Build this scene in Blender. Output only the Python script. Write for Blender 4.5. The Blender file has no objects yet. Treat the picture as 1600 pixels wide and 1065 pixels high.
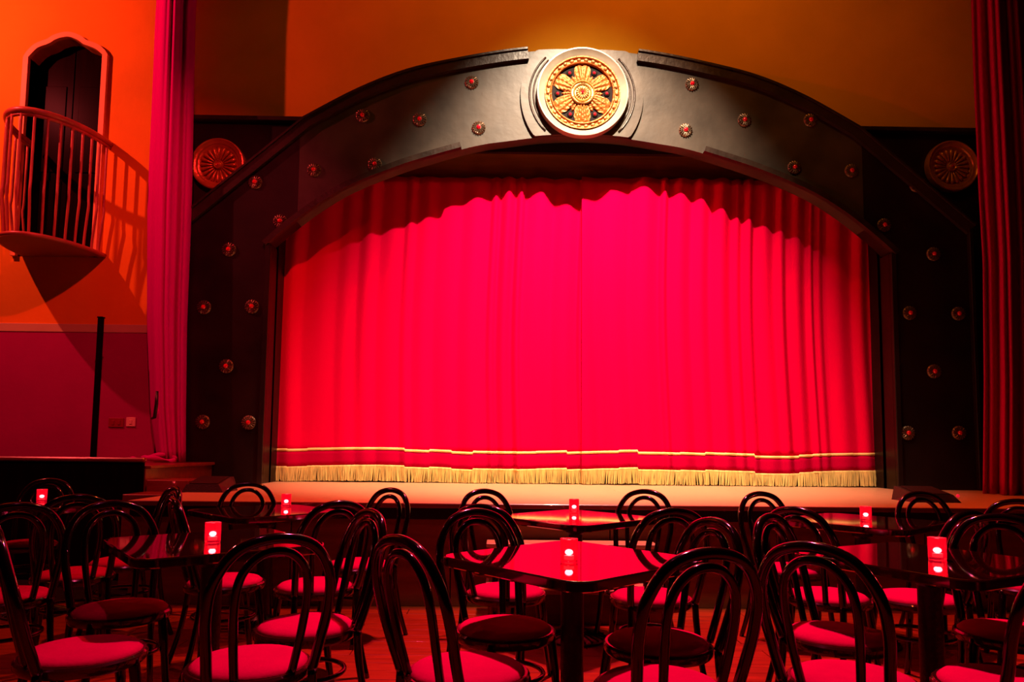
import bpy, math, random
from mathutils import Vector, Matrix, Euler
from mathutils.geometry import tessellate_polygon
PI = math.pi
R = math.radians
C = bpy.context.scene.collection
SC = bpy.context.scene
rnd = random.Random(7)

# ------------------------------------------------------------------ camera
CAMH, FPX, PPY = 1.18, 1100.0, 612.0
cd = bpy.data.cameras.new('camera')
cam = bpy.data.objects.new('camera', cd)
C.objects.link(cam)
cd.sensor_width = 36
cd.lens = FPX / 1600 * 36
cd.shift_y = (PPY - 532.5) / 1600
cd.clip_start = 0.05
RM = Matrix.Rotation(R(-.8), 3, 'Z') @ Matrix.Rotation(R(94.5), 3, 'X') @ Matrix.Rotation(R(.6), 3, 'Z')
cam.location = (0, 0, CAMH)
cam.rotation_euler = RM.to_euler()
SC.camera = cam
SC.view_settings.view_transform = 'Standard'
SC.view_settings.look = 'None'
SC.view_settings.gamma = 1
SC.view_settings.use_curve_mapping = False
SC.view_settings.exposure = 0.0

w = bpy.data.worlds.new('world')
SC.world = w
w.use_nodes = True
w.node_tree.nodes['Background'].inputs[0].default_value = (0.02, 0.004, 0.003, 1)
w.node_tree.nodes['Background'].inputs[1].default_value = 0.1


def spot(name, loc, aim, power, col, size, blend=.5, rad=.08):
    l = bpy.data.lights.new(name, 'SPOT')
    l.energy = power; l.color = col; l.spot_size = R(size); l.spot_blend = blend
    l.shadow_soft_size = rad
    o = bpy.data.objects.new(name, l); C.objects.link(o)
    o.location = loc
    o.rotation_euler = (Vector(aim) - Vector(loc)).to_track_quat('-Z', 'Y').to_euler()
    return o


# stage spot: warm white, hung over the front of the house
spot('stage_spotlight', (.9, 4.7, 7.85), (.9, 8.2, 1.75), 6800, (1, .76, .52), 61, 1, .05)
# narrow white spot on the keystone medallion
spot('keystone_spotlight', (.9, 4.9, 7.9), (.87, 7.7, 4.5), 400, (1, .84, .64), 50, 1, .05)
# orange red spot hung close to the balcony wall, out of frame on the left
spot('side_spotlight', (-6.85, 5.8, 6.2), (-4.4, 8.0, 4.6), 720, (1, .070, .07), 124, .6, .03)
# weaker red spot onto balcony underside, left drape and left pillar
spot('cross_spotlight', (-1.7, 2.9, 6.8), (-4.3, 8.0, 1.8), 900, (1, .03, .06), 54, .8, .05)
# amber wash over the upper wall
spot('amber_wash', (1.6, 4.6, 8.2), (1.6, 8.2, 6.2), 270, (1, .30, .03), 120, 1, .3)
# orange red wash straight down onto the stage boards
spot('stage_wash', (.9, 5.9, 8.3), (.9, 6.0, .76), 1900, (1, .12, .015), 76, .8, .1)
# red down lights over the tables
spot('house_downlight', (.8, 5.2, 6.6), (.9, 3.0, .4), 2300, (1, .06, .24), 60, .9, .06)
spot('house_downlight_rear', (-1.2, 2.6, 6.4), (-1.6, 3.6, .4), 150, (1, .06, .2), 66, .8, .06)


# ------------------------------------------------------------------ pixel helpers (photo frame 1600x1065)
def ray(px, py):
    return RM @ Vector(((px - 800) / FPX, -(py - PPY) / FPX, -1))


def onY(px, py, Y):
    d = ray(px, py); t = Y / d.y
    return Vector((d.x * t, Y, CAMH + d.z * t))


def onZ(px, py, z):
    d = ray(px, py); t = (z - CAMH) / d.z
    return Vector((d.x * t, d.y * t, z))


# ------------------------------------------------------------------ materials
def mat(name, col, rough=.5, metal=0, bump=0, bscale=20, var=0, vscale=4, stretch=(1, 1, 1), coat=0,
        emit=None, estr=0, trans=0, ior=1.5, sheen=0, spec=.5, darkcol=None, coords='Object'):
    m = bpy.data.materials.new(name); m.use_nodes = True
    nt = m.node_tree; p = nt.nodes['Principled BSDF']
    p.inputs['Base Color'].default_value = (*col, 1)
    p.inputs['Roughness'].default_value = rough
    p.inputs['Metallic'].default_value = metal
    p.inputs['IOR'].default_value = ior
    p.inputs['Specular IOR Level'].default_value = spec
    p.inputs['Coat Weight'].default_value = coat
    p.inputs['Coat Roughness'].default_value = .04
    p.inputs['Transmission Weight'].default_value = trans
    p.inputs['Sheen Weight'].default_value = sheen
    if emit:
        p.inputs['Emission Color'].default_value = (*emit, 1)
        p.inputs['Emission Strength'].default_value = estr
    if bump or var:
        tc = nt.nodes.new('ShaderNodeTexCoord')
        mp = nt.nodes.new('ShaderNodeMapping'); mp.inputs['Scale'].default_value = stretch
        nt.links.new(tc.outputs[coords], mp.inputs[0])
    if var:
        n = nt.nodes.new('ShaderNodeTexNoise'); n.inputs['Scale'].default_value = vscale
        n.inputs['Detail'].default_value = 5
        nt.links.new(mp.outputs[0], n.inputs[0])
        r = nt.nodes.new('ShaderNodeValToRGB')
        dc = darkcol or tuple(c * (1 - var) for c in col)
        r.color_ramp.elements[0].color = (*dc, 1); r.color_ramp.elements[0].position = .32
        r.color_ramp.elements[1].color = (*col, 1); r.color_ramp.elements[1].position = .68
        nt.links.new(n.outputs[0], r.inputs[0])
        nt.links.new(r.outputs[0], p.inputs['Base Color'])
    if bump:
        n2 = nt.nodes.new('ShaderNodeTexNoise'); n2.inputs['Scale'].default_value = bscale
        n2.inputs['Detail'].default_value = 4
        nt.links.new(mp.outputs[0], n2.inputs[0])
        b = nt.nodes.new('ShaderNodeBump'); b.inputs['Strength'].default_value = bump
        b.inputs['Distance'].default_value = .01
        nt.links.new(n2.outputs[0], b.inputs['Height'])
        nt.links.new(b.outputs[0], p.inputs['Normal'])
    return m


M_wall = mat('yellow_plaster', (.86, .42, .012), .75, bump=.25, bscale=18, var=.12, vscale=1.6, spec=.15)
M_band = mat('cream_band_paint', (.62, .60, .25), .6, var=.08, spec=.2)
M_dado = mat('maroon_paint', (.42, .002, .17), .6, bump=.15, bscale=25, var=.12, vscale=2, spec=.25)
M_frame = mat('pale_door_frame_paint', (.86, .50, .14), .5, var=.08, vscale=6, spec=.3)
M_pillar = mat('shaded_pillar_paint', (.016, .0065, .005), .38, bump=.35, bscale=6, var=.6, vscale=2.5, spec=.4)  # near black: fading of the stage light put into the pillar colour
M_arch = mat('dark_bronze_paint', (.072, .058, .045), .42, bump=.35, bscale=6, var=.55, vscale=2.2, spec=.45)
M_trim = mat('dark_bronze_trim', (.034, .018, .012), .36, bump=.5, bscale=14, var=.5, vscale=5, spec=.5)
M_black = mat('black_paint', (.006, .004, .004), .6, spec=.25)
M_velvet = mat('crimson_velvet', (.78, .0004, .05), .9, bump=.15, bscale=9, stretch=(1, 1, .1), var=.10, vscale=3, spec=.0)
M_hem = mat('crimson_hem_velvet', (.46, .0006, .04), .8, var=.1, vscale=3, spec=.0, stretch=(1, 1, .2))
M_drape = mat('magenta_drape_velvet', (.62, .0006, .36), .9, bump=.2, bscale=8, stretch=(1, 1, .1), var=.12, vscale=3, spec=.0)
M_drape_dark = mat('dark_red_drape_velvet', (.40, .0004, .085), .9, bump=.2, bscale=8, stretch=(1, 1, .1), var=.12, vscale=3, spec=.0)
M_gold_band = mat('gold_braid', (.95, .62, .22), .5, bump=.4, bscale=90, spec=.4)
M_fringe = mat('gold_fringe_thread', (.88, .68, .24), .7, var=.35, vscale=40, stretch=(1, 1, .15), spec=.2)
M_gold = mat('antique_gold', (.62, .24, .035), .32, metal=.4, bump=.6, bscale=22, var=.35, vscale=8)
M_goldbright = mat('pale_gilt', (.55, .33, .11), .35, metal=.5, bump=.3, bscale=30, var=.2, vscale=9)
M_orange_gilt = mat('orange_gilt_relief', (.46, .11, .010), .42, metal=.35, bump=.9, bscale=38, var=.55, vscale=11, darkcol=(.26, .085, .012))
M_cream = mat('cream_enamel', (.34, .30, .23), .35, var=.3, vscale=6)
M_plaque = mat('dark_plum_enamel', (.006, .002, .002), .6, var=.3, spec=.08)
M_gem = mat('red_glass_gem', (.75, .004, .02), .08, coat=1, spec=.9)
M_silver = mat('tarnished_silver', (.22, .15, .10), .42, metal=.85, bump=.4, bscale=60)
M_wood = mat('black_lacquered_bentwood', (.005, .0015, .0014), .15, bump=.06, bscale=30, coat=.5, spec=.35)
M_seat = mat('crimson_seat_velvet', (.55, .0008, .10), .9, bump=.15, bscale=60, var=.15, vscale=7, spec=.0)
M_seatwood = mat('seat_rim_wood', (.03, .009, .005), .2, coat=.6)
M_table = mat('dark_polished_mahogany', (.022, .002, .002), .045, coat=1, ior=2.2, spec=.6)
M_table_edge = mat('dark_table_edge', (.05, .012, .008), .25, coat=.5)
M_iron = mat('black_cast_iron', (.012, .009, .008), .35, spec=.5, bump=.3, bscale=50)
M_floor = mat('dark_varnished_floorboards', (.40, .055, .010), .34, bump=.12, bscale=14, var=.45, vscale=4, stretch=(.6, 6, 1), coat=.15, coords='Object')
M_deck = mat('varnished_stage_boards', (.62, .34, .19), .38, bump=.08, bscale=12, var=.18, vscale=3, stretch=(.5, 8, 1), spec=.4)
M_fascia = mat('brown_stage_fascia', (.24, .095, .02), .55, bump=.1, bscale=20, var=.4, vscale=3, stretch=(.5, 1, 5))
M_redwood = mat('red_stained_wood', (.25, .03, .02), .3, bump=.1, bscale=15, var=.35, vscale=4, stretch=(1, 5, 5), coat=.3)
M_darkwood = mat('dark_door_wood', (.006, .0012, .0012), .3, var=.4, vscale=4, stretch=(5, 1, .5), spec=.012)
M_rail = mat('painted_balcony_rail', (.50, .14, .07), .35, bump=.2, bscale=30, var=.35, vscale=6, spec=.5)
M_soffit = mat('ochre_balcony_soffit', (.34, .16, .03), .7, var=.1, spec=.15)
M_plate = mat('pale_switch_plate', (.85, .62, .45), .35)
M_plate_dark = mat('maroon_switch_plate', (.30, .006, .03), .4)
M_ceil = mat('dark_ceiling', (.02, .012, .01), .8)
M_speaker = mat('black_speaker_paint', (.02, .008, .008), .5, bump=.4, bscale=80)
M_grille = mat('speaker_grille', (.03, .012, .012), .4, metal=.6, bump=.9, bscale=300)
M_led = mat('red_indicator_lamp', (.9, .02, .08), .3, emit=(1, .01, .06), estr=.5)
M_glass = mat('red_candle_glass', (1, .08, .14), .08, emit=(1, .0, .045), estr=.13, trans=.88, ior=1.15, spec=.5)  # faint emission stands in for candlelight scattered in the glass
M_wax = mat('candle_wax', (.95, .45, .35), .5, emit=(1, .25, .2), estr=1.2)
M_flame = mat('candle_flame', (1, .8, .6), .5, emit=(1, .62, .45), estr=170)


# ------------------------------------------------------------------ mesh helpers
class MB:
    def __init__(s):
        s.v = []; s.f = []

    def add(s, vs, fs):
        o = len(s.v); s.v += [tuple(v) for v in vs]; s.f += [tuple(i + o for i in f) for f in fs]; return s

    def box(s, x0, x1, y0, y1, z0, z1, b=0):
        vs = [(x, y, z) for x in (x0, x1) for y in (y0, y1) for z in (z0, z1)]
        if b:   # chamfered box: shrink along each axis
            c = []
            cx, cy, cz = (x0 + x1) / 2, (y0 + y1) / 2, (z0 + z1) / 2
            import bmesh
            bm = bmesh.new()
            vv = [bm.verts.new(v) for v in vs]
            for f in ((0, 1, 3, 2), (4, 6, 7, 5), (0, 4, 5, 1), (2, 3, 7, 6), (0, 2, 6, 4), (1, 5, 7, 3)):
                bm.faces.new([vv[i] for i in f])
            bmesh.ops.bevel(bm, geom=list(bm.edges), offset=b, segments=1, affect='EDGES')
            bm.verts.index_update()
            r = s.add([v.co[:] for v in bm.verts], [[v.index for v in f.verts] for f in bm.faces])
            bm.free(); return r
        return s.add(vs, [(0, 1, 3, 2), (4, 6, 7, 5), (0, 4, 5, 1), (2, 3, 7, 6), (0, 2, 6, 4), (1, 5, 7, 3)])

    def tube(s, pts, rad, n=8, closed=False, cap=True):
        pts = [Vector(p) for p in pts]; m = len(pts)
        rads = rad if isinstance(rad, (list, tuple)) else [rad] * m
        up = None; rings = []
        for i, p in enumerate(pts):
            if closed: t = pts[(i + 1) % m] - pts[i - 1]
            else: t = pts[min(i + 1, m - 1)] - pts[max(i - 1, 0)]
            t.normalize()
            if up is None:
                up = Vector((0, 0, 1)) if abs(t.z) < .9 else Vector((1, 0, 0))
            a = (up - t * up.dot(t)).normalized(); up = a; b = t.cross(a)
            rings.append([p + (a * math.cos(2 * PI * k / n) + b * math.sin(2 * PI * k / n)) * rads[i] for k in range(n)])
        vs = [v for r in rings for v in r]; fs = []
        for i in range(m if closed else m - 1):
            for k in range(n):
                j = (i + 1) % m
                fs.append((i * n + k, i * n + (k + 1) % n, j * n + (k + 1) % n, j * n + k))
        if cap and not closed:
            fs.append(tuple(range(n))[::-1]); fs.append(tuple((m - 1) * n + k for k in range(n)))
        return s.add(vs, fs)

    def lathe(s, prof, n=32, c=(0, 0, 0), axis='Z', capends=False):
        vs = []; fs = []; m = len(prof)
        for k in range(n):
            a = 2 * PI * k / n
            for r, h in prof:
                x, y = r * math.cos(a), r * math.sin(a)
                vs.append((c[0] + x, c[1] + y, c[2] + h) if axis == 'Z' else (c[0] + x, c[1] - h, c[2] + y))
        for k in range(n):
            for i in range(m - 1):
                a, b = k * m + i, ((k + 1) % n) * m + i
                fs.append((a, b, b + 1, a + 1))
        return s.add(vs, fs)

    def ball(s, c, r, sx=1, sy=1, sz=1, n=10, m=6):
        vs = [(c[0], c[1], c[2] - r * sz)]; fs = []
        for i in range(1, m):
            t = -PI / 2 + PI * i / m
            for k in range(n):
                a = 2 * PI * k / n
                vs.append((c[0] + r * sx * math.cos(t) * math.cos(a), c[1] + r * sy * math.cos(t) * math.sin(a), c[2] + r * sz * math.sin(t)))
        vs.append((c[0], c[1], c[2] + r * sz)); L = len(vs) - 1
        for k in range(n):
            fs.append((0, 1 + (k + 1) % n, 1 + k)); fs.append((L, L - n + k, L - n + (k + 1) % n))
        for i in range(m - 2):
            for k in range(n):
                a = 1 + i * n
                fs.append((a + k, a + (k + 1) % n, a + n + (k + 1) % n, a + n + k))
        return s.add(vs, fs)

    def prism(s, outer, holes, y0, y1):
        """outline in (x,z), extruded between y0 (front) and y1 (back)"""
        loops = [[Vector((x, z, 0)) for x, z in L] for L in [outer] + list(holes)]
        tris = tessellate_polygon(loops)
        flat = [p for L in loops for p in L]; N = len(flat)
        vs = [(p.x, y0, p.y) for p in flat] + [(p.x, y1, p.y) for p in flat]
        fs = [t for t in tris] + [tuple(i + N for i in reversed(t)) for t in tris]
        o = 0
        for L in loops:
            n = len(L)
            for i in range(n):
                j = (i + 1) % n
                fs.append((o + i, o + j, o + j + N, o + i + N))
            o += n
        return s.add(vs, fs)

    def build(s, name, m, parent=None, smooth=False, kind=None):
        me = bpy.data.meshes.new(name)
        me.from_pydata(s.v, [], s.f); me.update()
        import bmesh
        bm = bmesh.new(); bm.from_mesh(me); bmesh.ops.recalc_face_normals(bm, faces=bm.faces)
        bm.to_mesh(me); bm.free()
        if smooth:
            try: me.shade_smooth()
            except Exception: pass
            if smooth == 'auto':
                me.set_sharp_from_angle(angle=R(40))
        me.materials.append(m)
        o = bpy.data.objects.new(name, me); C.objects.link(o)
        if parent: o.parent = parent
        if kind: o['kind'] = kind
        return o


def inst(o, name=None, loc=None, rot=None, parent=None, scale=None):
    c = o.copy(); C.objects.link(c)
    if loc is not None: c.location = loc
    if rot is not None: c.rotation_euler = rot
    if scale is not None: c.scale = scale
    if parent is not None: c.parent = parent
    return c


def tag(o, label, cat, group=None, kind=None):
    o['label'] = label; o['category'] = cat
    if group: o['group'] = group
    if kind: o['kind'] = kind
    return o


def thing(name, label, cat, loc=(0, 0, 0), rz=0, group=None):
    o = bpy.data.objects.new(name, None); C.objects.link(o)
    o.location = loc; o.rotation_euler = (0, 0, rz); o.empty_display_size = .2
    return tag(o, label, cat, group)


def kids(o):
    return [c for c in bpy.data.objects if c.parent == o]


def copy_tree(o, parent=None):
    c = o.copy(); C.objects.link(c)
    if parent: c.parent = parent
    for ch in kids(o):
        copy_tree(ch, c)
    return c


def catmull(P, n=6):
    P = [Vector(p) for p in P]; out = []
    for i in range(len(P) - 1):
        p0 = P[max(i - 1, 0)]; p1 = P[i]; p2 = P[i + 1]; p3 = P[min(i + 2, len(P) - 1)]
        for k in range(n):
            t = k / n
            out.append(.5 * ((2 * p1) + (p2 - p0) * t + (2 * p0 - 5 * p1 + 4 * p2 - p3) * t * t + (3 * p1 - p0 - 3 * p2 + p3) * t ** 3))
    out.append(P[-1]); return out


def interp(tab, x):
    for (a, b), (c, d) in zip(tab, tab[1:]):
        if x <= c: return b + (d - b) * (x - a) / (c - a)
    return tab[-1][1]


# ------------------------------------------------------------------ setting
CX = .88            # centre line of the stage
STZ = .76           # stage level
YF, YC, YW = 7.75, 8.2, 8.0
# floor
fl = MB().box(-10.5, 7.5, -3, 9.5, -.3, -.014).build('floor', M_iron, kind='structure')
pl = None
row = 0; y = .3
while y < 5.26:
    x = -5.2 - rnd.uniform(0, 2.0)
    while x < 5.4:
        if pl is None:
            pl = MB().box(0, 2.395, 0, .138, -.014, 0, .0015).build('plank', M_floor, fl)
            pl.location = (x, y, 0)
        else:
            inst(pl, loc=(x, y, rnd.uniform(-.0012, .0003)), parent=fl)
        x += 2.4
    y += .141
MB().box(-10.5, 7.5, -3, 9.5, 8.6, 8.75).build('ceiling', M_ceil, kind='structure')
MB().box(-10.7, -10.5, -3, 9.5, 0, 8.6).build('wall_left', M_dado, kind='structure')
MB().box(7.5, 7.7, -3, 9.5, 0, 8.6).build('wall_right', M_black, kind='structure')

# door outline on the balcony wall (ogee head)
dpix_in = [(50, 402), (48, 92), (62, 78), (80, 71), (92, 64), (109, 60.5), (124, 65), (134, 72), (152, 79), (163, 88), (160, 402)]
dw = [onY(px, py, YW) for px, py in dpix_in]
din = [(p.x, p.z) for p in catmull([Vector((p.x, p.z, 0)) for p in dw[1:-1]], 4)] if False else [(v.x, v.y) for v in catmull([Vector((p.x, p.z, 0)) for p in dw[1:-1]], 4)]
DX0 = (din[0][0]) ; DX1 = din[-1][0]
BZ = 3.30
din[0] = (DX0, din[0][1]); din = [(DX0, BZ)] + din + [(DX1, BZ)]
wall_out = [(-10.5, 0), (7.5, 0), (7.5, 8.6), (-10.5, 8.6)]
stage_hole = [(CX - 4.0, .02), (CX + 4.0, .02), (CX + 4.0, 4.85), (CX - 4.0, 4.85)]
MB().prism(wall_out, [stage_hole, din], YW, YW + .3).build('wall_back', M_wall, kind='structure')
# dado paint panel and cream band
MB().box(-10.5, -3.15, YW - .012, YW + .0, 0, 2.43).build('trim_1', M_dado, kind='structure')
MB().box(-10.5, -3.15, YW - .02, YW + .0, 2.43, 2.525, .004).build('trim_2', M_band, kind='structure')
# door: frame, lining and two dark leaves
dr = MB()
cxd = (DX0 + DX1) / 2
zc = 5.0


def offset_loop(L, d):
    out = []
    for i, (x, z) in enumerate(L):
        x0, z0 = L[max(i - 1, 0)]; x1, z1 = L[min(i + 1, len(L) - 1)]
        tx, tz = x1 - x0, z1 - z0; n = math.hypot(tx, tz) or 1
        out.append((x - tz / n * d, z + tx / n * d))
    return out


dout = offset_loop(din, .06)
dout[0] = (dout[1][0], BZ); dout[-1] = (dout[-2][0], BZ)
door = dr.prism(din + dout[::-1], [], YW - .045, YW + .02).build('door_1', M_frame, kind='structure')
back_in = offset_loop(din, -.0)
lin = MB()
n = len(din)
lin.add([(x, YW + .0, z) for x, z in din] + [(x, YW + .16, z) for x, z in din], [(i, i + 1, i + 1 + n, i + n) for i in range(n - 1)])
lin.build('lining', M_soffit, door)
mid = (DX0 + DX1) / 2
for a, b in ((DX0, mid - .004), (mid + .004, DX1)):
    lf = MB().box(a + .005, b - .002, YW + .15, YW + .195, BZ + .02, 6.4).build('door_leaf', M_darkwood, door)
    pn = MB()
    for z0, z1 in ((BZ + .15, BZ + .95), (BZ + 1.05, BZ + 2.1)):
        pn.box(a + .07, b - .07, YW + .138, YW + .15, z0, z1, .006)
    pn.build('door_panel', M_darkwood, lf)
MB().box(DX0 - .3, DX1 + .3, YW + .5, YW + .52, BZ - .2, 6.5).build('backing', M_black, door)
# backstage box
MB().box(CX - 5, CX + 5, 9.3, 9.4, 0, 6).build('wall_backstage', M_black, kind='structure')

# ------------------------------------------------------------------ stage
st = thing('stage', 'raised wooden stage of varnished boards in front of the crimson curtain', 'stage')
SX0, SX1, SY0 = -2.75, 6.4, 5.3
bd = None; y = SY0; k = 0
while y < 8.7:
    x = SX0
    first = True
    while x < SX1 - .05:
        L = 1.3 if (first and k % 2) else 2.6
        L = min(L, SX1 - x)
        key = round(L, 2)
        if bd is None: bd = {}
        if key not in bd:
            bd[key] = MB().box(0, L - .003, 0, .137, -.03, 0, .0015).build('deck_board', M_deck, st)
            bd[key].location = (x, y, STZ)
        else:
            inst(bd[key], loc=(x, y, STZ), parent=st)
        x += L; first = False
    y += .14; k += 1
MB().box(SX0, SX1, SY0 - .022, SY0 - .002, STZ - .035, STZ, .004).build('nosing', M_goldbright if False else M_redwood, st)
MB().box(SX0, SX1, SY0 + .01, SY0 + .05, STZ - .12, STZ - .035).build('front_rail', M_black, st)
x = SX0
while x < SX1 - .1:
    x1 = min(x + 1.19, SX1)
    MB().box(x + .004, x1 - .004, SY0 + .03, SY0 + .06, .0, STZ - .12, .003).build('fascia_panel', M_fascia, st)
    x += 1.19
MB().box(SX0, SX1, SY0 + .07, 8.9, .0, STZ - .04).build('platform_body', M_black, st)

sp = thing('stage_steps', 'two brown wooden steps against the stage front behind the centre tables', 'steps')
for z, y0 in ((.50, 5.06), (.23, 4.80)):
    MB().box(-.10, 1.12, y0, SY0 - .03, z - .03, z, .004).build('tread', M_deck, sp)
    MB().box(-.08, 1.10, y0 + .02, y0 + .04, max(.0, z - .27), z - .03).build('riser', M_fascia, sp)
    for xs in (-.08, 1.08):
        MB().box(xs, xs + .02, y0 + .04, SY0 - .03, max(0, z - .27), z - .03).build('side_panel', M_fascia, sp)

# left platform
pf = thing('side_platform', 'dark red wooden platform with lit front lip under the balcony', 'platform')
PX0, PX1, PY0, PZT = -4.52, -3.15, 6.3, .985
MB().box(PX0, PX1, PY0 + .02, 7.97, .0, PZT - .03).build('body', M_redwood, pf)
MB().box(PX0 - .03, PX1 + .03, PY0 + .05, 7.97, PZT - .03, PZT, .005).build('top_board', M_redwood, pf)
MB().box(PX0 - .03, PX1 - .0, PY0 - .02, PY0 + .045, PZT + .03, PZT + .07, .012).build('front_lip', M_redwood, pf)
MB().box(PX0, PX1 - .01, PY0 - .0, PY0 + .02, 0, PZT + .03).build('front_board', M_darkwood, pf)
bs = thing('box_steps', 'small dark red box steps beside the side platform', 'steps')
MB().box(-3.12, -2.76, 5.90, 6.28, 0, .76, .004).build('lower_step', M_redwood, bs)
MB().box(-3.12, -2.76, 6.29, 6.7, 0, .86, .004).build('upper_step', M_redwood, bs)
p0 = onY(158, 497, 7.55)
po = thing('wooden_post', 'thin dark upright post standing on the side platform', 'post', (p0.x, 7.55, PZT))
MB().box(-.024, .024, -.024, .024, .02, p0.z - PZT, .004).build('shaft', M_darkwood, po)
MB().box(-.05, .05, -.05, .05, 0, .02, .004).build('foot_plate', M_iron, po)
MB().box(-.03, .03, -.03, .03, p0.z - PZT, p0.z - PZT + .015, .004).build('cap', M_darkwood, po)

# switch plates
for (px, py, m, lab, nm) in ((205, 659, M_plate, 'pale pink square switch plate on the maroon wall', 'switch_plate'),
                             (182, 660, M_plate_dark, 'maroon painted wide switch plate left of the pale one', 'switch_plate')):
    p = onY(px, py, YW - .012)
    wd = .052 if m is M_plate else .085
    t = thing(nm, lab, 'switch', (p.x, YW - .012, p.z))
    MB().box(-wd, wd, -.012, 0, -.052, .052, .004).build('plate', m, t)
    for xs in ((0,) if m is M_plate else (-.035, .035)):
        MB().box(xs - .015, xs + .015, -.017, -.012, -.025, .025, .003).build('rocker', m, t)

# ------------------------------------------------------------------ proscenium
OUT = [(0, 5.735), (.46, 5.722), (.9, 5.668), (1.45, 5.56), (2.0, 5.42), (2.55, 5.185), (3.14, 4.85), (3.8, 4.33), (4.47, 3.715)]
INN = [(0, 4.722), (.43, 4.703), (.87, 4.642), (1.2, 4.585), (1.65, 4.455), (2.08, 4.31), (2.6, 4.085), (2.98, 3.845), (3.31, 3.58), (3.52, 3.385)]
half_o = [(v.x, v.y) for v in catmull([Vector((a, b, 0)) for a, b in OUT[:7]], 5)] + [(4.47, 3.715)]
half_i = [(v.x, v.y) for v in catmull([Vector((a, b, 0)) for a, b in INN], 5)]


def mirror(half):   # left to right polyline in world x,z
    return [(CX - x, z) for x, z in half[::-1]] + [(CX + x, z) for x, z in half[1:]]


arch_o = mirror(half_o); arch_i = mirror(half_i)
pr_ = thing('proscenium_arch', 'dark bronze painted proscenium arch with studded pillars framing the stage curtain', 'proscenium')
# rear panel
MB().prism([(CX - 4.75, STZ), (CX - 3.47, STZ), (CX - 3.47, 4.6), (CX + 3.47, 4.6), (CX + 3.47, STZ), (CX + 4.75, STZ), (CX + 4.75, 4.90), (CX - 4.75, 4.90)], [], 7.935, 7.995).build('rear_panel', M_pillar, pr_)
MB().box(CX - 4.78, CX + 4.78, 7.86, 7.995, 4.90, 4.95, .006).build('rear_cornice', M_trim, pr_)
# front panel: arch + pillars, split so the pillar colour carries the light's fall-off
XS = 3.2
fo = [(CX - 4.37, STZ)] + [(CX - 4.37, 3.70)] + [(x, z) for x, z in arch_o[1:-1]] + [(CX + 4.37, 3.70), (CX + 4.37, STZ)]
fi = [(CX - 3.47, STZ), (CX - 3.47, 3.40)] + arch_i[1:-1] + [(CX + 3.47, 3.40), (CX + 3.47, STZ)]


def clip_line(L, xa, xb):
    out = []
    for (x0, z0), (x1, z1) in zip(L, L[1:]):
        for t_ in ([0.0] if xa <= x0 <= xb else []) + sorted((xc - x0) / (x1 - x0) for xc in (xa, xb) if x1 != x0 and 0 < (xc - x0) / (x1 - x0) <= 1):
            out.append((x0 + (x1 - x0) * t_, z0 + (z1 - z0) * t_))
    if xa <= L[-1][0] <= xb: out.append(L[-1])
    return out


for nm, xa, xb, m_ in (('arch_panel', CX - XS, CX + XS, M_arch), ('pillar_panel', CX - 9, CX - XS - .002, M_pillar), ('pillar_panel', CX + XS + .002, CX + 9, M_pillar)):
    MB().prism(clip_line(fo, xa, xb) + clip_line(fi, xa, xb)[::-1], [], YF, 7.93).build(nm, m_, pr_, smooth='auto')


def strip(poly, y0, y1):
    return poly


def band(poly, d0, d1):
    a = offset_loop(poly, d0); b = offset_loop(poly, d1)
    return a + b[::-1]


# outer trim: two pieces, broken by the keystone
gap = .63
lo = [p for p in arch_o if p[0] < CX - gap]; ro = [p for p in arch_o if p[0] > CX + gap]
lo[0] = (CX - 4.43, 3.72); ro[-1] = (CX + 4.43, 3.72)
MB().prism(band(lo, .0, -.105), [], 7.70, YF + .0).build('outer_trim', M_trim, pr_, smooth='auto')
MB().prism(band(ro, .0, -.105), [], 7.70, YF + .0).build('outer_trim', M_trim, pr_, smooth='auto')
MB().prism(band(lo, .022, .0), [], 7.68, 7.93).build('outer_moulding', M_trim, pr_, smooth='auto')
MB().prism(band(ro, .022, .0), [], 7.68, 7.93).build('outer_moulding', M_trim, pr_, smooth='auto')
li = [p for p in arch_i if p[0] < CX - 1.35]; ri = [p for p in arch_i if p[0] > CX + 1.35]
MB().prism(band(li, .06, .0), [], 7.68, YF).build('inner_trim', M_trim, pr_, smooth='auto')
MB().prism(band(ri, .06, .0), [], 7.68, YF).build('inner_trim', M_trim, pr_, smooth='auto')
for s in (-1, 1):
    xo = sorted((CX + s * 4.37, CX + s * 4.41)); xi = sorted((CX + s * 3.47, CX + s * 3.53))
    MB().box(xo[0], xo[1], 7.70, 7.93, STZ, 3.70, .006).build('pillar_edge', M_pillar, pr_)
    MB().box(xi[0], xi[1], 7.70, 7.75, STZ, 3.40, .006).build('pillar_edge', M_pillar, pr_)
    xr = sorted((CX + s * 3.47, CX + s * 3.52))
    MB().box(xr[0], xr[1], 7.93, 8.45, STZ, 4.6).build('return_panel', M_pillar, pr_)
MB().box(CX - 3.52, CX + 3.52, 8.30, 8.34, 4.40, 5.2).build('curtain_header', M_fascia, pr_)

# keystone plate: disc clipped by the arch band
MC = (CX - .01, 5.19)


def clipz(x, z):
    xo = abs(x - CX)
    return max(min(z, interp(half_o, xo) - .004), interp(half_i, xo) + .004)


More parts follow.
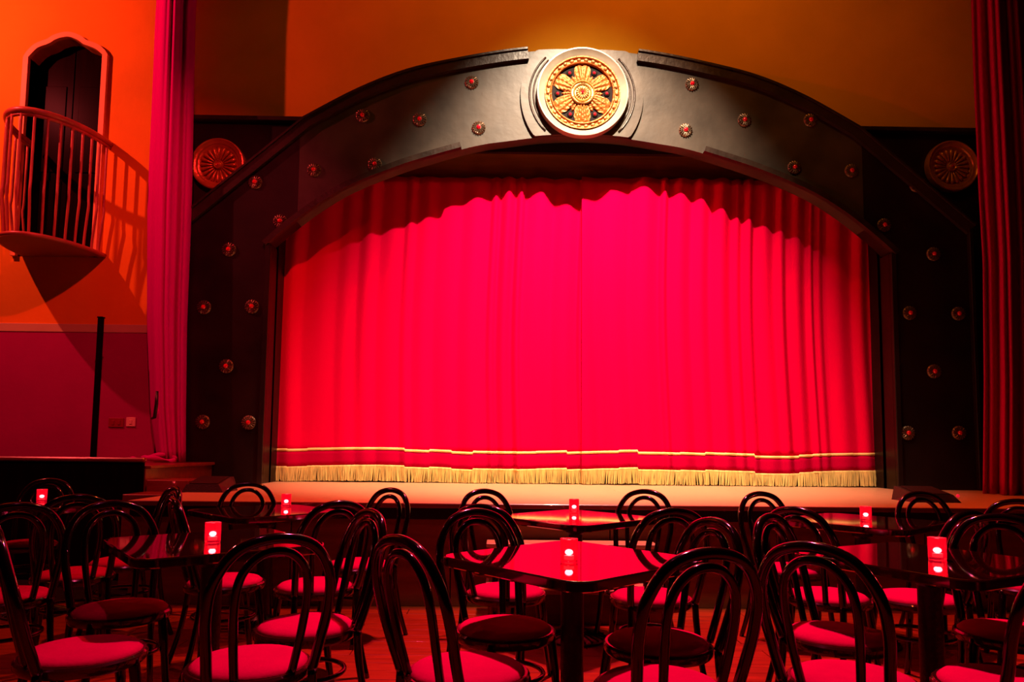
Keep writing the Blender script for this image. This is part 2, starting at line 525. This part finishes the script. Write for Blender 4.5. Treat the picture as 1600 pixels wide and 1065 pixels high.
ks = []
for k in range(96):
    a = 2 * PI * k / 96
    x, z = MC[0] + .70 * math.cos(a), MC[1] + .78 * math.sin(a)
    ks.append((x, clipz(x, z)))
MB().prism(ks, [], 7.715, YF).build('keystone_plate', M_arch, pr_, smooth='auto')
for r, wd, dep in ((.60, .012, .012), (.555, .01, .01)):
    for s in (0, 1):
        pts = []
        for k in range(17):
            a = R(-46 + 92 * k / 16) + s * PI
            x, z = MC[0] + r * math.cos(a), MC[1] + r * math.sin(a) * 1.0
            pts.append((x, 7.712, clipz(x, z)))
        MB().tube(pts, wd, 6).build('curved_bead', M_trim, pr_, smooth=True)

# rosette studs
ROS = [(737, 129), (748, 200), (656, 187), (567, 181), (586, 257), (491, 266), (399, 285), (438, 346), (358, 390), (319, 480),
       (394, 479), (354, 572), (317, 659), (389, 660), (1081, 132), (1071, 204), (1163, 188), (1266, 188), (1241, 262), (1330, 267),
       (1431, 290), (1381, 352), (1458, 397), (1421, 489), (1497, 490), (1459, 580), (1418, 676), (1498, 676)]
rm = MB()
rm.lathe([(.0, .018), (.03, .022), (.05, .012), (.066, .018), (.078, .006), (.078, 0)], 28, axis='Y')
for k in range(16):
    a = 2 * PI * k / 16
    ca, sa = math.cos(a), math.sin(a)
    rm.tube([(ca * .03, -.024, sa * .03), (ca * .055, -.026, sa * .055), (ca * .076, -.014, sa * .076)], [.004, .007, .006], 5)
ros = None
for px, py in ROS:
    p = onY(px, py, YF)
    if ros is None:
        ros = rm.build('rosette', M_silver, pr_, smooth='auto'); ros.location = p
        gem = MB().ball((0, -.026, 0), .026, 1, .8, 1, 12, 8).build('gem', M_gem, ros, smooth=True)
        gem['label'] = 'red glass gem'
    else:
        c = copy_tree(ros, pr_); c.location = p

# centre medallion
md = thing('medallion', 'large round gilt medallion with red gems at the top of the arch', 'medallion', (MC[0], 7.715, MC[1]))
MB().lathe([(.36, .02), (.43, .035), (.44, .045), (.46, .05), (.50, .085), (.515, .085), (.52, .07), (.52, 0)], 72, axis='Y').build('rim', M_cream, md, smooth='auto')
MB().lathe([(0, .015), (.40, .015), (.40, 0)], 64, axis='Y').build('enamel_disc', M_plaque, md)
MB().lathe([(.345, .015), (.35, .05), (.362, .055), (.372, .035), (.405, .035), (.415, .06), (.428, .06), (.43, .03)], 72, axis='Y').build('bead_channel', M_orange_gilt, md, smooth='auto')
bead = None
for k in range(30):
    a = 2 * PI * k / 30
    loc = (.389 * math.cos(a), -.042, .389 * math.sin(a))
    if bead is None:
        bead = MB().ball((0, 0, 0), .018, 1.35, .7, .9, 8, 6).build('bead', M_goldbright, md, smooth=True); bead.location = loc
        bead.rotation_euler = (0, -(a + PI / 2), 0)
    else: inst(bead, loc=loc, rot=(0, -(a + PI / 2), 0), parent=md)
fb = MB(); NT, NR = 288, 14
vs = []; fs = []
for i in range(NT):
    th = 2 * PI * i / NT
    lobe = .5 + .5 * math.cos(6 * (th - PI / 2))
    ro_ = .225 + .125 * min(1, max(0, (lobe - .17) / .38)) ** .8 + .013 * math.cos(36 * th)
    ro_ = min(ro_, .347)
    for j in range(NR):
        t = j / (NR - 1)
        r = .10 + (ro_ - .10) * t
        hgt = .020 + .030 * (1 - t ** 3) * (.75 + .25 * math.cos(6 * (th - PI / 2))) + .006 * math.sin(9 * t * PI + 2 * math.cos(18 * th)) + .005 * math.cos(30 * th)
        vs.append((r * math.cos(th), -hgt, r * math.sin(th)))
for i in range(NT):
    for j in range(NR - 1):
        a = i * NR + j; b = ((i + 1) % NT) * NR + j
        fs.append((a, b, b + 1, a + 1))
fb.add(vs, fs).build('leaf_relief', M_orange_gilt, md, smooth=True)
MB().lathe([(.085, .03), (.088, .06), (.10, .068), (.108, .05), (.122, .05), (.128, .07), (.136, .065), (.142, .03)], 48, axis='Y').build('hub_ring', M_goldbright, md, smooth='auto')
MB().lathe([(0, .05), (.085, .045), (.09, .02)], 40, axis='Y').build('hub_disc', M_goldbright, md, smooth='auto')
pet = None
for k in range(16):
    a = 2 * PI * k / 16
    if pet is None:
        pet = MB().tube([(.02, 0, 0), (.05, -.006, 0), (.075, -.004, 0)], [.004, .009, .011], 6).build('petal', M_goldbright, md, smooth=True)
        pet.location = (0, -.05, 0)
    else: inst(pet, loc=(0, -.05, 0), rot=(0, -a, 0), parent=md)
g = MB().ball((0, 0, 0), .017, 1, .8, 1, 12, 8).build('gem', M_gem, md, smooth=True); g.location = (0, -.062, 0)
g['label'] = 'red glass gem'
for k in range(6):
    a = R(60 * k + 1)
    loc = (.28 * math.cos(a), -.026, .28 * math.sin(a))
    inst(g, loc=loc, parent=md)
    if k == 0:
        lf0 = MB().lathe([(.016, .006), (.032, .012), (.036, 0)], 12, axis='Y').build('gem_setting', M_plaque, md, smooth=True); lf0.location = (loc[0], -.015, loc[2])
    else: inst(lf0, loc=(loc[0], -.015, loc[2]), parent=md)

# side medallions
sm0 = None
for s, lab in ((-1, 'round fluted medallion lit red at the upper left of the arch'), (1, 'round fluted gold medallion at the upper right of the arch')):
    pos = onY(343, 259, 7.93) if s < 0 else onY(1484, 262, 7.93)
    if sm0 is None:
        sm0 = thing('fluted_medallion', lab, 'medallion', pos, group='side medallions')
        MB().lathe([(0, .02), (.20, .02), (.215, .035), (.235, .04), (.245, .055), (.27, .06), (.285, .075), (.298, .07), (.302, .05), (.302, 0)], 64, axis='Y').build('dish', M_gold, sm0, smooth='auto')
        pt = None
        for k in range(20):
            a = 2 * PI * k / 20
            if pt is None:
                pt = MB().tube([(.05, 0, 0), (.10, -.01, 0), (.165, -.014, 0), (.19, -.012, 0), (.204, -.002, 0)], [.008, .011, .020, .021, .009], 8).build('petal', M_gold, sm0, smooth=True)
                pt.location = (0, -.022, 0)
            else: inst(pt, loc=(0, -.022, 0), rot=(0, -a, 0), parent=sm0)
        MB().lathe([(0, .05), (.02, .055), (.035, .045), (.045, .055), (.055, .045), (.058, .02)], 32, axis='Y').build('hub', M_gold, sm0, smooth='auto')
        MB().ball((0, -.055, 0), .014, 1, .8, 1).build('boss', M_gem, sm0, smooth=True)
    else:
        c = copy_tree(sm0); c.location = pos; tag(c, lab, 'medallion', 'side medallions')

# ------------------------------------------------------------------ stage curtain (two cloths overlapping at the middle)


def pleats(x0, x1, seed, wmin, wmax):
    r = random.Random(seed); xs = [x0]
    while xs[-1] < x1: xs.append(xs[-1] + r.uniform(wmin, wmax))
    amp = [r.uniform(.3, 1.15) for _ in xs]
    return xs, amp


def pleat_y(x, P):
    xs, amp = P
    for i in range(len(xs) - 1):
        if x <= xs[i + 1]:
            t = (x - xs[i]) / (xs[i + 1] - xs[i])
            return amp[i] * (.5 - .5 * math.cos(2 * PI * t)) ** .8
    return 0


def cloth_fn(x0, x1, ytop, z0, z1, seed, A, wmin, wmax, flare=0):
    Pf = pleats(x0 - .2, x1 + .4, seed, wmin, wmax); Pb = pleats(x0 - .3, x1 + .5, seed + 9, wmin * 2.1, wmax * 2.2)

    def f(x, z):
        t = (z - z0) / (z1 - z0)          # 0 hem, 1 top
        xx = x + .03 * math.sin(z * 1.3 + seed)
        yy = ytop - A * ((.62 + .38 * t) * pleat_y(xx, Pf)) - A * .75 * (1 - t) * pleat_y(xx + .05, Pb)
        return yy
    return f


def cloth(name, f, x0, x1, za, zb, nx, nz, m, parent, dy=0, edge=lambda x: 0, thick=0, bow=lambda z: 0):
    vs = []; fs = []
    for j in range(nz + 1):
        z = za + (zb - za) * j / nz
        for i in range(nx + 1):
            x = x0 + (x1 - x0) * i / nx
            ze = z + edge(x) * (1 - j / nz if nz > 1 else 1)
            vs.append((x + bow(z) * ((i / nx) * 2 - 1), f(x, z) - dy, ze))
    for j in range(nz):
        for i in range(nx):
            a = j * (nx + 1) + i
            fs.append((a, a + 1, a + nx + 2, a + nx + 1))
    o = MB().add(vs, fs).build(name, m, parent, smooth=True)
    if thick:
        md_ = o.modifiers.new('s', 'SOLIDIFY'); md_.thickness = thick; md_.offset = 1
    return o


HEM0, HEM1 = STZ + .015, STZ + .165
for (x0, x1, seed, yy, lab) in ((-2.62, 1.13, 11, YC + .05, 'left half of the crimson velvet stage curtain with gold fringe'),
                                (.92, 4.36, 23, YC - .01, 'right half of the crimson velvet stage curtain with gold fringe')):
    t = thing('stage_curtain', lab, 'curtain', group='stage curtain halves')
    f = cloth_fn(x0, x1, yy, STZ, 4.42, seed, .075, .09, .40)
    rs = random.Random(seed + 4); stp = []; xx_ = x0
    while xx_ < x1 + .4:
        stp.append((xx_, rs.uniform(-.013, .013))); xx_ += rs.uniform(.15, .55)

    def hv(x, s_=seed, stp=stp):
        o_ = 0
        for a_, b_ in stp:
            if x >= a_: o_ = b_
        return .016 * math.sin(x * 2.2 + s_) + o_
    nx = 420
    cloth('cloth', f, x0, x1, HEM1 + .18, 4.40, nx, 40, M_velvet, t, thick=.004)
    # stripes near the hem follow the cloth
    def hb(z0, z1, nm, m, dy, nz=1, thick=.003):
        vs = []; fs = []
        for j in range(nz + 1):
            z = z0 + (z1 - z0) * j / nz
            for i in range(nx + 1):
                x = x0 + (x1 - x0) * i / nx
                vs.append((x, f(x, z) - dy, z + hv(x)))
        for j in range(nz):
            for i in range(nx):
                a = j * (nx + 1) + i
                fs.append((a, a + 1, a + nx + 2, a + nx + 1))
        o = MB().add(vs, fs).build(nm, m, t, smooth=True)
        mm = o.modifiers.new('s', 'SOLIDIFY'); mm.thickness = thick; mm.offset = 1
        return o
    hb(HEM1, HEM1 + .21, 'hem_band', M_hem, .003, 3)
    hb(HEM1 + .185, HEM1 + .215, 'gold_stripe', M_gold_band, .008)
    hb(HEM1 - .015, HEM1 + .012, 'fringe_heading', M_fringe, .009, 1, .005)
    fr = MB(); r = random.Random(seed)
    x = x0
    while x < x1:
        wv = r.uniform(.006, .010)
        zt = HEM1 + hv(x); zb = STZ + .004 + abs(r.gauss(0, .006)) + max(0, hv(x)) * .4
        lean = r.gauss(0, .007) + .012 * math.sin(x * 9)
        yb = f(x, STZ + .1) - .006 + r.gauss(0, .005)
        yt = f(x, HEM1) - .007
        xm = x + lean
        fr.add([(x, yt, zt), (x + wv, yt, zt), (xm + wv, yb, zb), (xm, yb, zb), (x + wv / 2, yt - .007, zt), (xm + wv / 2, yb - .007, zb)],
               [(0, 4, 5, 3), (4, 1, 2, 5), (1, 0, 3, 2)])
        x += wv * .82
    fr.build('fringe', M_fringe, t, kind='stuff')

# ------------------------------------------------------------------ side drapes


def drape(label, prof, Y, seed, A, m_, peak, back):
    """prof: list of (z, xl, xr)"""
    t = thing('side_drape', label, 'drape', group='tall side drapes')
    r = random.Random(seed); np_ = 6
    ph = [r.uniform(0, 6) for _ in range(6)]
    n = 120; nz = 60; vs = []; fs = []
    zs = [p[0] for p in prof]
    L = [(p[0], p[1]) for p in prof]; Rr = [(p[0], p[2]) for p in prof]
    for j in range(nz + 1):
        z = zs[0] + (zs[-1] - zs[0]) * j / nz
        xl, xr = interp(L, z), interp(Rr, z)
        for i in range(n + 1):
            u = i / n
            yy = A * math.sin(u * 2 * PI * np_ * .5 + ph[0] + .25 * math.sin(z * .9)) + A * .6 * math.sin(u * 2 * PI * np_ * 1.1 + ph[1] + .4 * math.sin(z * .6)) + A * .2 * math.sin(u * 60 + ph[2])
            # closed form: bow away at both edges
            yy += (back * 1.7 * ((peak - u) / peak) ** 1.5) if u < peak else back * ((u - peak) / (1 - peak)) ** 1.2
            vs.append(((xl + (xr - xl) * u) * (Y + yy) / Y, Y + yy, z))
    for j in range(nz):
        for i in range(n):
            a = j * (n + 1) + i
            fs.append((a, a + 1, a + n + 2, a + n + 1))
    o = MB().add(vs, fs).build('cloth', m_, t, smooth=True)
    sm_ = o.modifiers.new('s', 'SOLIDIFY'); sm_.thickness = .006
    return t


def px_profile(rows, Y):
    return sorted((onY((a + b) / 2, py, Y).z, onY(a, py, Y).x, onY(b, py, Y).x) for py, a, b in rows)


YD = 7.46
rows = [(712, 247, 290), (640, 236, 290), (500, 231, 292), (300, 232, 300), (100, 241, 304), (0, 245, 306)]
pfl = px_profile(rows, YD); pfl[0] = (PZT + .005, pfl[0][1], pfl[0][2])
pfl.append((8.2, pfl[-1][1] + .02, pfl[-1][2] + .1))
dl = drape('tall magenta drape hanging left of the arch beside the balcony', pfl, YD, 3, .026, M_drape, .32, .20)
MB().tube([(pfl[-1][1] - .2, YD + .08, 8.22), (pfl[-1][2] + .3, YD + .08, 8.22)], .02, 8).build('curtain_rail', M_iron, dl)
pool = MB()
pool.tube(catmull([(-3.88, 7.46, 1.012), (-3.75, 7.33, 1.02), (-3.62, 7.35, 1.03), (-3.5, 7.42, 1.012), (-3.40, 7.4, 1.0)], 4), [.02 + .012 * math.sin(i * .9) for i in range(17)], 8)
pool.tube(catmull([(-3.80, 7.54, 1.02), (-3.66, 7.42, 1.05), (-3.52, 7.5, 1.06), (-3.42, 7.48, 1.02)], 4), [.02 + .01 * math.sin(i * 1.3) for i in range(13)], 8)
pool.build('gathered_hem', M_drape, dl, smooth=True)
YR = 6.9
rows = [(785, 1537, 1640), (600, 1538, 1640), (400, 1536, 1635), (300, 1530, 1632), (100, 1521, 1620), (0, 1518, 1612)]
pfr = px_profile(rows, YR); pfr[0] = (STZ + .005, pfr[0][1], pfr[0][2])
pfr.append((8.2, pfr[-1][1], pfr[-1][2] + .1))
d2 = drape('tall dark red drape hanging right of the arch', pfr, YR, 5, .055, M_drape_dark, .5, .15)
MB().tube([(pfr[-1][1] - .2, YR + .08, 8.22), (pfr[-1][2] + .3, YR + .08, 8.22)], .02, 8).build('curtain_rail', M_iron, d2)
q = onY(247, 611, YD - .14); q2 = onY(243, 652, YD - .14)
tb = MB().tube([(q.x, YD - .16, q.z), (q.x, YD - .16, (q.z + q2.z) / 2), (q2.x, YD - .16, q2.z), (q2.x - .06, YD - .1, q2.z - .01)], [.014, .018, .018, .012], 10).build('tieback_hook', M_iron, smooth=True)
tag(tb, 'dark upright tieback hook against the left magenta drape', 'hook')

# ------------------------------------------------------------------ balcony
bal = thing('balcony', 'small curved balcony with bowed balusters below the arched doorway', 'balcony', (-5.04, YW, BZ))
BA, BB = .46, .84


def bal_pt(th, k=1.0, off=0):   # th 0..pi, right to left
    return ((BA * k + off) * math.cos(th), -(BB * k + off) * math.sin(th))


def half_disc(k, off, z0, z1, name, m, n=40):
    top = [bal_pt(PI * i / n, k, off) for i in range(n + 1)]
    N = len(top)
    vs = [(x, y, z0) for x, y in top] + [(x, y, z1) for x, y in top]
    fs = [tuple(range(N)), tuple(range(2 * N - 1, N - 1, -1))] + [(i, (i + 1) % N, (i + 1) % N + N, i + N) for i in range(N)]
    return MB().add(vs, fs).build(name, m, bal, smooth='auto')


half_disc(1, 0, 0, .035, 'floor_slab', M_soffit)
N = 40
MB().tube([(*bal_pt(PI * i / N, 1, .0), .022) for i in range(N + 1)], .024, 8).build('base_rail', M_rail, bal, smooth=True)
hr = [(*bal_pt(PI * i / N, 1, .0), 1.335) for i in range(N + 1)]
MB().tube(hr, .033, 10).build('handrail', M_rail, bal, smooth=True)
MB().tube([(x * .985, y * .985, z - .045) for x, y, z in hr], .018, 8).build('under_rail', M_rail, bal, smooth=True)
# arc-length even balusters
arc = [bal_pt(PI * i / 400) for i in range(401)]
cum = [0]
for a, b in zip(arc, arc[1:]): cum.append(cum[-1] + math.hypot(b[0] - a[0], b[1] - a[1]))
NBAL = 17
for k in range(NBAL):
    s_ = cum[-1] * (k + .5) / NBAL
    i = next(i for i, c in enumerate(cum) if c >= s_)
    th = PI * i / 400
    prof = [(1.30, 0), (1.0, 0), (.60, .0), (.50, .008), (.36, -.008), (.15, -.03), (.03, -.035)]
    pts = [Vector((*bal_pt(th, 1, o_ - .004), z)) for z, o_ in prof]
    MB().tube(catmull(pts, 3), .0135, 8).build('baluster', M_rail, bal, smooth=True)

# ------------------------------------------------------------------ stage monitors
for px0, px1, py0, py1, lab, flip in ((284, 348, 747, 769, 'black wedge stage monitor on the left stage edge', 1),
                                      (1428, 1503, 763, 785, 'black wedge stage monitor on the right stage edge', -1)):
    b = onZ((px0 + px1) / 2, py1, STZ)
    wd = (px1 - px0) / FPX * b.y / 2; hh = (py1 - py0) / FPX * b.y
    t = thing('stage_monitor', lab, 'speaker', (b.x, b.y, STZ), 0, 'wedge stage monitors')
    MB().add([(-wd, 0, 0), (wd, 0, 0), (wd, .34, 0), (-wd, .34, 0), (-wd * .82, .02, hh * .55), (wd * .72, .02, hh * .55), (-wd * .82, .30, hh), (wd * .72, .30, hh), (wd * .8, .33, hh), (-wd * .9, .33, hh)],
             [(0, 3, 2, 1), (0, 1, 5, 4), (4, 5, 7, 6), (6, 7, 8, 9), (3, 9, 8, 2), (1, 2, 8, 7, 5), (0, 4, 6, 9, 3)]).build('cabinet', M_speaker, t)
    sl = math.atan2(hh * .45, .28)
    gr = MB().box(-wd * .72, wd * .62, .01, math.hypot(.28, hh * .45) - .01, .001, .008, .002).build('grille', M_grille, t)
    gr.location = (0, .02, hh * .55); gr.rotation_euler = (sl, 0, 0)
    MB().box(-.05, .05, .325, .345, hh * .5, hh * .65).build('handle', M_iron, t)
    if flip < 0:
        MB().ball((wd * .82, -.01, hh * .5), .014).build('indicator_lamp', M_led, t, smooth=True)

# ------------------------------------------------------------------ tables
TS, TT = .385, .75


def rounded_sq(h, r, n=7):
    out = []
    for cx_, cy_, a0 in ((h - r, h - r, 0), (-h + r, h - r, 90), (-h + r, -h + r, 180), (h - r, -h + r, 270)):
        for k in range(n + 1):
            a = R(a0 + 90 * k / n); out.append((cx_ + r * math.cos(a), cy_ + r * math.sin(a)))
    return out


def table_mesh():
    t = thing('cafe_table', '', 'table')
    L = rounded_sq(TS, .085); N = len(L)
    rings = [(.97, TT - .04), (1, TT - .034), (1, TT - .006), (.992, TT - .001), (.985, TT)]
    vs = [(x * k, y * k, z) for k, z in rings for x, y in L]
    fs = [tuple(range(N))[::-1], tuple((len(rings) - 1) * N + i for i in range(N))]
    for j in range(len(rings) - 1):
        for i in range(N):
            fs.append((j * N + i, j * N + (i + 1) % N, (j + 1) * N + (i + 1) % N, (j + 1) * N + i))
    MB().add(vs, fs).build('tabletop', M_table, t)
    MB().lathe([(.045, .05), (.045, .64), (.06, .655), (.06, .70)], 24).build('column', M_iron, t, smooth='auto')
    MB().box(-.17, .17, -.17, .17, .698, .712, .003).build('mounting_plate', M_iron, t)
    b = MB().lathe([(.20, 0), (.20, .012), (.17, .025), (.09, .04), (.06, .06), (.045, .08)], 32)
    for k in range(24):
        a = 2 * PI * k / 24
        b.tube([(.07 * math.cos(a), .07 * math.sin(a), .05), (.19 * math.cos(a), .19 * math.sin(a), .02)], .005, 5)
    b.build('base', M_iron, t, smooth='auto')
    return t


TABLES = [  # x, y, rot, label, short, candle px
    (.285, 2.82, 42, 'centre front square cafe table glowing crimson with reflected curtain', 'centre front table', (889, 878)),
    (.47, 4.48, 43, 'centre rear square cafe table nearest the stage front', 'centre rear table', (897, 800)),
    (-1.28, 3.20, 38, 'dark square cafe table at left front with candle', 'left front table', (332, 847)),
    (-1.55, 4.72, 45, 'dark square cafe table at left rear below the stage', 'left rear table', (447, 791)),
    (-3.20, 5.0, 45, 'dark square cafe table at far left beside the side platform', 'far left table', (65, 783)),
    (1.74, 2.88, 28, 'dark square cafe table at right front with candle', 'right front table', (1465, 874)),
    (2.25, 4.40, 40, 'dark square cafe table at right rear below the stage', 'right rear table', (1353, 813)),
]
t0 = table_mesh()


def candle_mesh():
    t = thing('candle_holder', '', 'candle')
    MB().lathe([(.0, .002), (.028, .002), (.031, .0), (.033, .006), (.034, .088), (.032, .088), (.0305, .010), (.0, .009)], 28).build('glass_cup', M_glass, t, smooth='auto')
    MB().lathe([(0, .012), (.019, .012), (.019, .026), (.0, .027)], 20).build('wax', M_wax, t, smooth='auto')
    MB().ball((0, 0, .038), .011, 1.4, 1.4, 1.0, 10, 8).build('flame', M_flame, t, smooth=True)
    return t


c0 = candle_mesh()
for i, (x, y, a, lab, short, cp) in enumerate(TABLES):
    t = t0 if i == 0 else copy_tree(t0)
    t.location = (x, y, 0); t.rotation_euler = (0, 0, R(a)); tag(t, lab, 'table', 'square cafe tables')
    c = c0 if i == 0 else copy_tree(c0)
    p = onZ(cp[0], cp[1], TT); c.location = (p.x, p.y, TT)
    tag(c, 'red glass candle holder lit on the ' + short, 'candle', 'red candle holders')
    l = bpy.data.lights.new('candle_light', 'POINT'); l.energy = .25; l.color = (1, .12, .12); l.shadow_soft_size = .012
    lo_ = bpy.data.objects.new('candle_light', l); C.objects.link(lo_); lo_.location = (p.x, p.y, TT + .10)

# ------------------------------------------------------------------ chairs (local: faces +Y, seat centre at origin)


def chair_mesh():
    t = thing('bentwood_chair', '', 'chair')
    # outer hoop
    rt = .0175
    P = [(-.165, -.150, .44), (-.178, -.185, .55), (-.190, -.215, .66), (-.178, -.245, .77), (-.115, -.268, .862), (0, -.276, .892)]
    P = P + [(-x, y, z) for x, y, z in P[-2::-1]]
    MB().tube(catmull(P, 6), rt, 10).build('back_hoop', M_wood, t, smooth=True)
    P = [(-.090, -.172, .45), (-.104, -.203, .57), (-.112, -.230, .69), (-.100, -.250, .78), (-.056, -.262, .835), (0, -.266, .851)]
    P = P + [(-x, y, z) for x, y, z in P[-2::-1]]
    MB().tube(catmull(P, 6), .0145, 8).build('inner_hoop', M_wood, t, smooth=True)
    for s in (-1, 1):
        MB().tube(catmull([(s * .165, -.150, .44), (s * .168, -.158, .33), (s * .178, -.19, .15), (s * .195, -.235, .0)], 4), [.0155] * 5 + [.0145] * 8, 10).build('leg', M_wood, t, smooth=True)
    for s in (-1, 1):
        MB().tube(catmull([(s * .135, .135, .43), (s * .145, .15, .30), (s * .155, .165, .15), (s * .17, .19, .0)], 4), [.019] * 5 + [.016] * 8, 10).build('leg', M_wood, t, smooth=True)
    MB().lathe([(.165, .405), (.200, .408), (.207, .42), (.207, .438), (.200, .446), (.16, .446), (.165, .405)], 36).build('seat_frame', M_seatwood, t, smooth='auto')
    MB().lathe([(0, .474), (.08, .473), (.14, .469), (.175, .461), (.190, .448), (.188, .436), (0, .430)], 36).build('seat_cushion', M_seat, t, smooth=True)
    MB().tube([(.158 * math.cos(2 * PI * k / 36), .158 * math.sin(2 * PI * k / 36), .27) for k in range(36)], .010, 8, closed=True).build('leg_ring', M_wood, t, smooth=True)
    return t


# apex px of the back, seat px (or None + facing angle in degrees, 0 = away from camera, 90 = to the right), label
K = 'dark bentwood chair '
CH = [
    ((612, 840), (742, 1035), K + 'at the near left side of the centre front table'),
    ((1120, 862), (1020, 1055), K + 'at the near right side of the centre front table'),
    ((745, 797), 150, K + 'tucked under the left side of the centre front table'),
    ((1088, 812), (1005, 997), K + 'tucked at the right side of the centre front table'),
    ((755, 789), (790, 918), K + 'at the near left side of the centre rear table'),
    ((1060, 797), (1010, 922), K + 'at the near right side of the centre rear table'),
    ((756, 765), 150, K + 'at the stage side left of the centre rear table'),
    ((1030, 769), -150, K + 'at the stage side right of the centre rear table'),
    ((-12, 822), (137, 1008), K + 'in the nearest left corner before the left front table'),
    ((440, 838), (385, 1022), K + 'at the near right of the left front table'),
    ((176, 784), 140, K + 'at the left corner of the left front table'),
    ((578, 797), (478, 970), K + 'sideways at the right corner of the left front table'),
    ((532, 784), (490, 908), K + 'at the near right of the left rear table'),
    ((388, 756), 160, K + 'against the stage behind the left rear table'),
    ((615, 763), (555, 877), K + 'seen edge on at the right of the left rear table'),
    ((275, 777), (350, 902), K + 'at the near left of the left rear table'),
    ((28, 753), 172, K + 'behind the far left table below the side platform'),
    ((122, 773), (115, 893), K + 'with its back to us before the far left table'),
    ((278, 760), (187, 873), K + 'edge on beside the side platform right of the far left table'),
    ((28, 787), -40, K + 'at the left frame edge, second nearest there'),
    ((1250, 853), (1350, 1045), K + 'nearest on the left of the right front table'),
    ((1250, 808), (1330, 988), K + 'tucked at the left corner of the right front table'),
    ((1242, 793), (1293, 925), K + 'at the near left of the right rear table'),
    ((1208, 771), (1275, 893), K + 'on the stage side left of the right rear table'),
    ((1438, 769), 178, K + 'behind the right rear table below the right stage monitor'),
    ((1530, 800), (1420, 925), K + 'at the near right of the right rear table'),
    ((1572, 812), (1592, 1003), K + 'behind the right front table with its back to the stage'),
    ((1690, 862), (1572, 1060), K + 'in the nearest right corner at the right front table'),
    ((1592, 781), -150, K + 'at the right frame edge close to the stage'),
]
FIX = {7: (.84, 4.55)}
ch0 = chair_mesh()
for i, (ap, st_, lab) in enumerate(CH):
    B = onZ(ap[0], ap[1], .90)
    if isinstance(st_, tuple):
        S = onZ(st_[0], st_[1], .465)
        d = (S - B); d.z = 0; d.normalize()
        pos = (S * 1.0 + (B + d * .27) * 1.0) / 2
    else:
        a = R(st_); d = Vector((math.sin(a), math.cos(a), 0)); pos = B + d * .27
    if i in FIX: pos = Vector((*FIX[i], 0))
    for _ in range(30):      # a chair back never cuts through a table top
        sd = Vector((d.y, -d.x, 0)); hit = False
        for hx, hy in ((-.18, -.225), (.18, -.225), (-.11, -.235), (.11, -.235), (-.19, -.2), (.19, -.2), (0, -.24)):
            wp = pos + sd * hx + d * hy
            for (tx, ty, ta, *_r) in TABLES:
                e = Matrix.Rotation(-R(ta), 3, 'Z') @ Vector((wp.x - tx, wp.y - ty, 0))
                if max(abs(e.x), abs(e.y)) < TS + .018: hit = True
        if not hit: break
        pos = pos - d * .015
    t = ch0 if i == 0 else copy_tree(ch0)
    t.location = (pos.x, pos.y, 0)
    t.rotation_euler = (0, 0, math.atan2(d.y, d.x) - PI / 2)
    tag(t, lab, 'chair', 'bentwood chairs around the cafe tables')
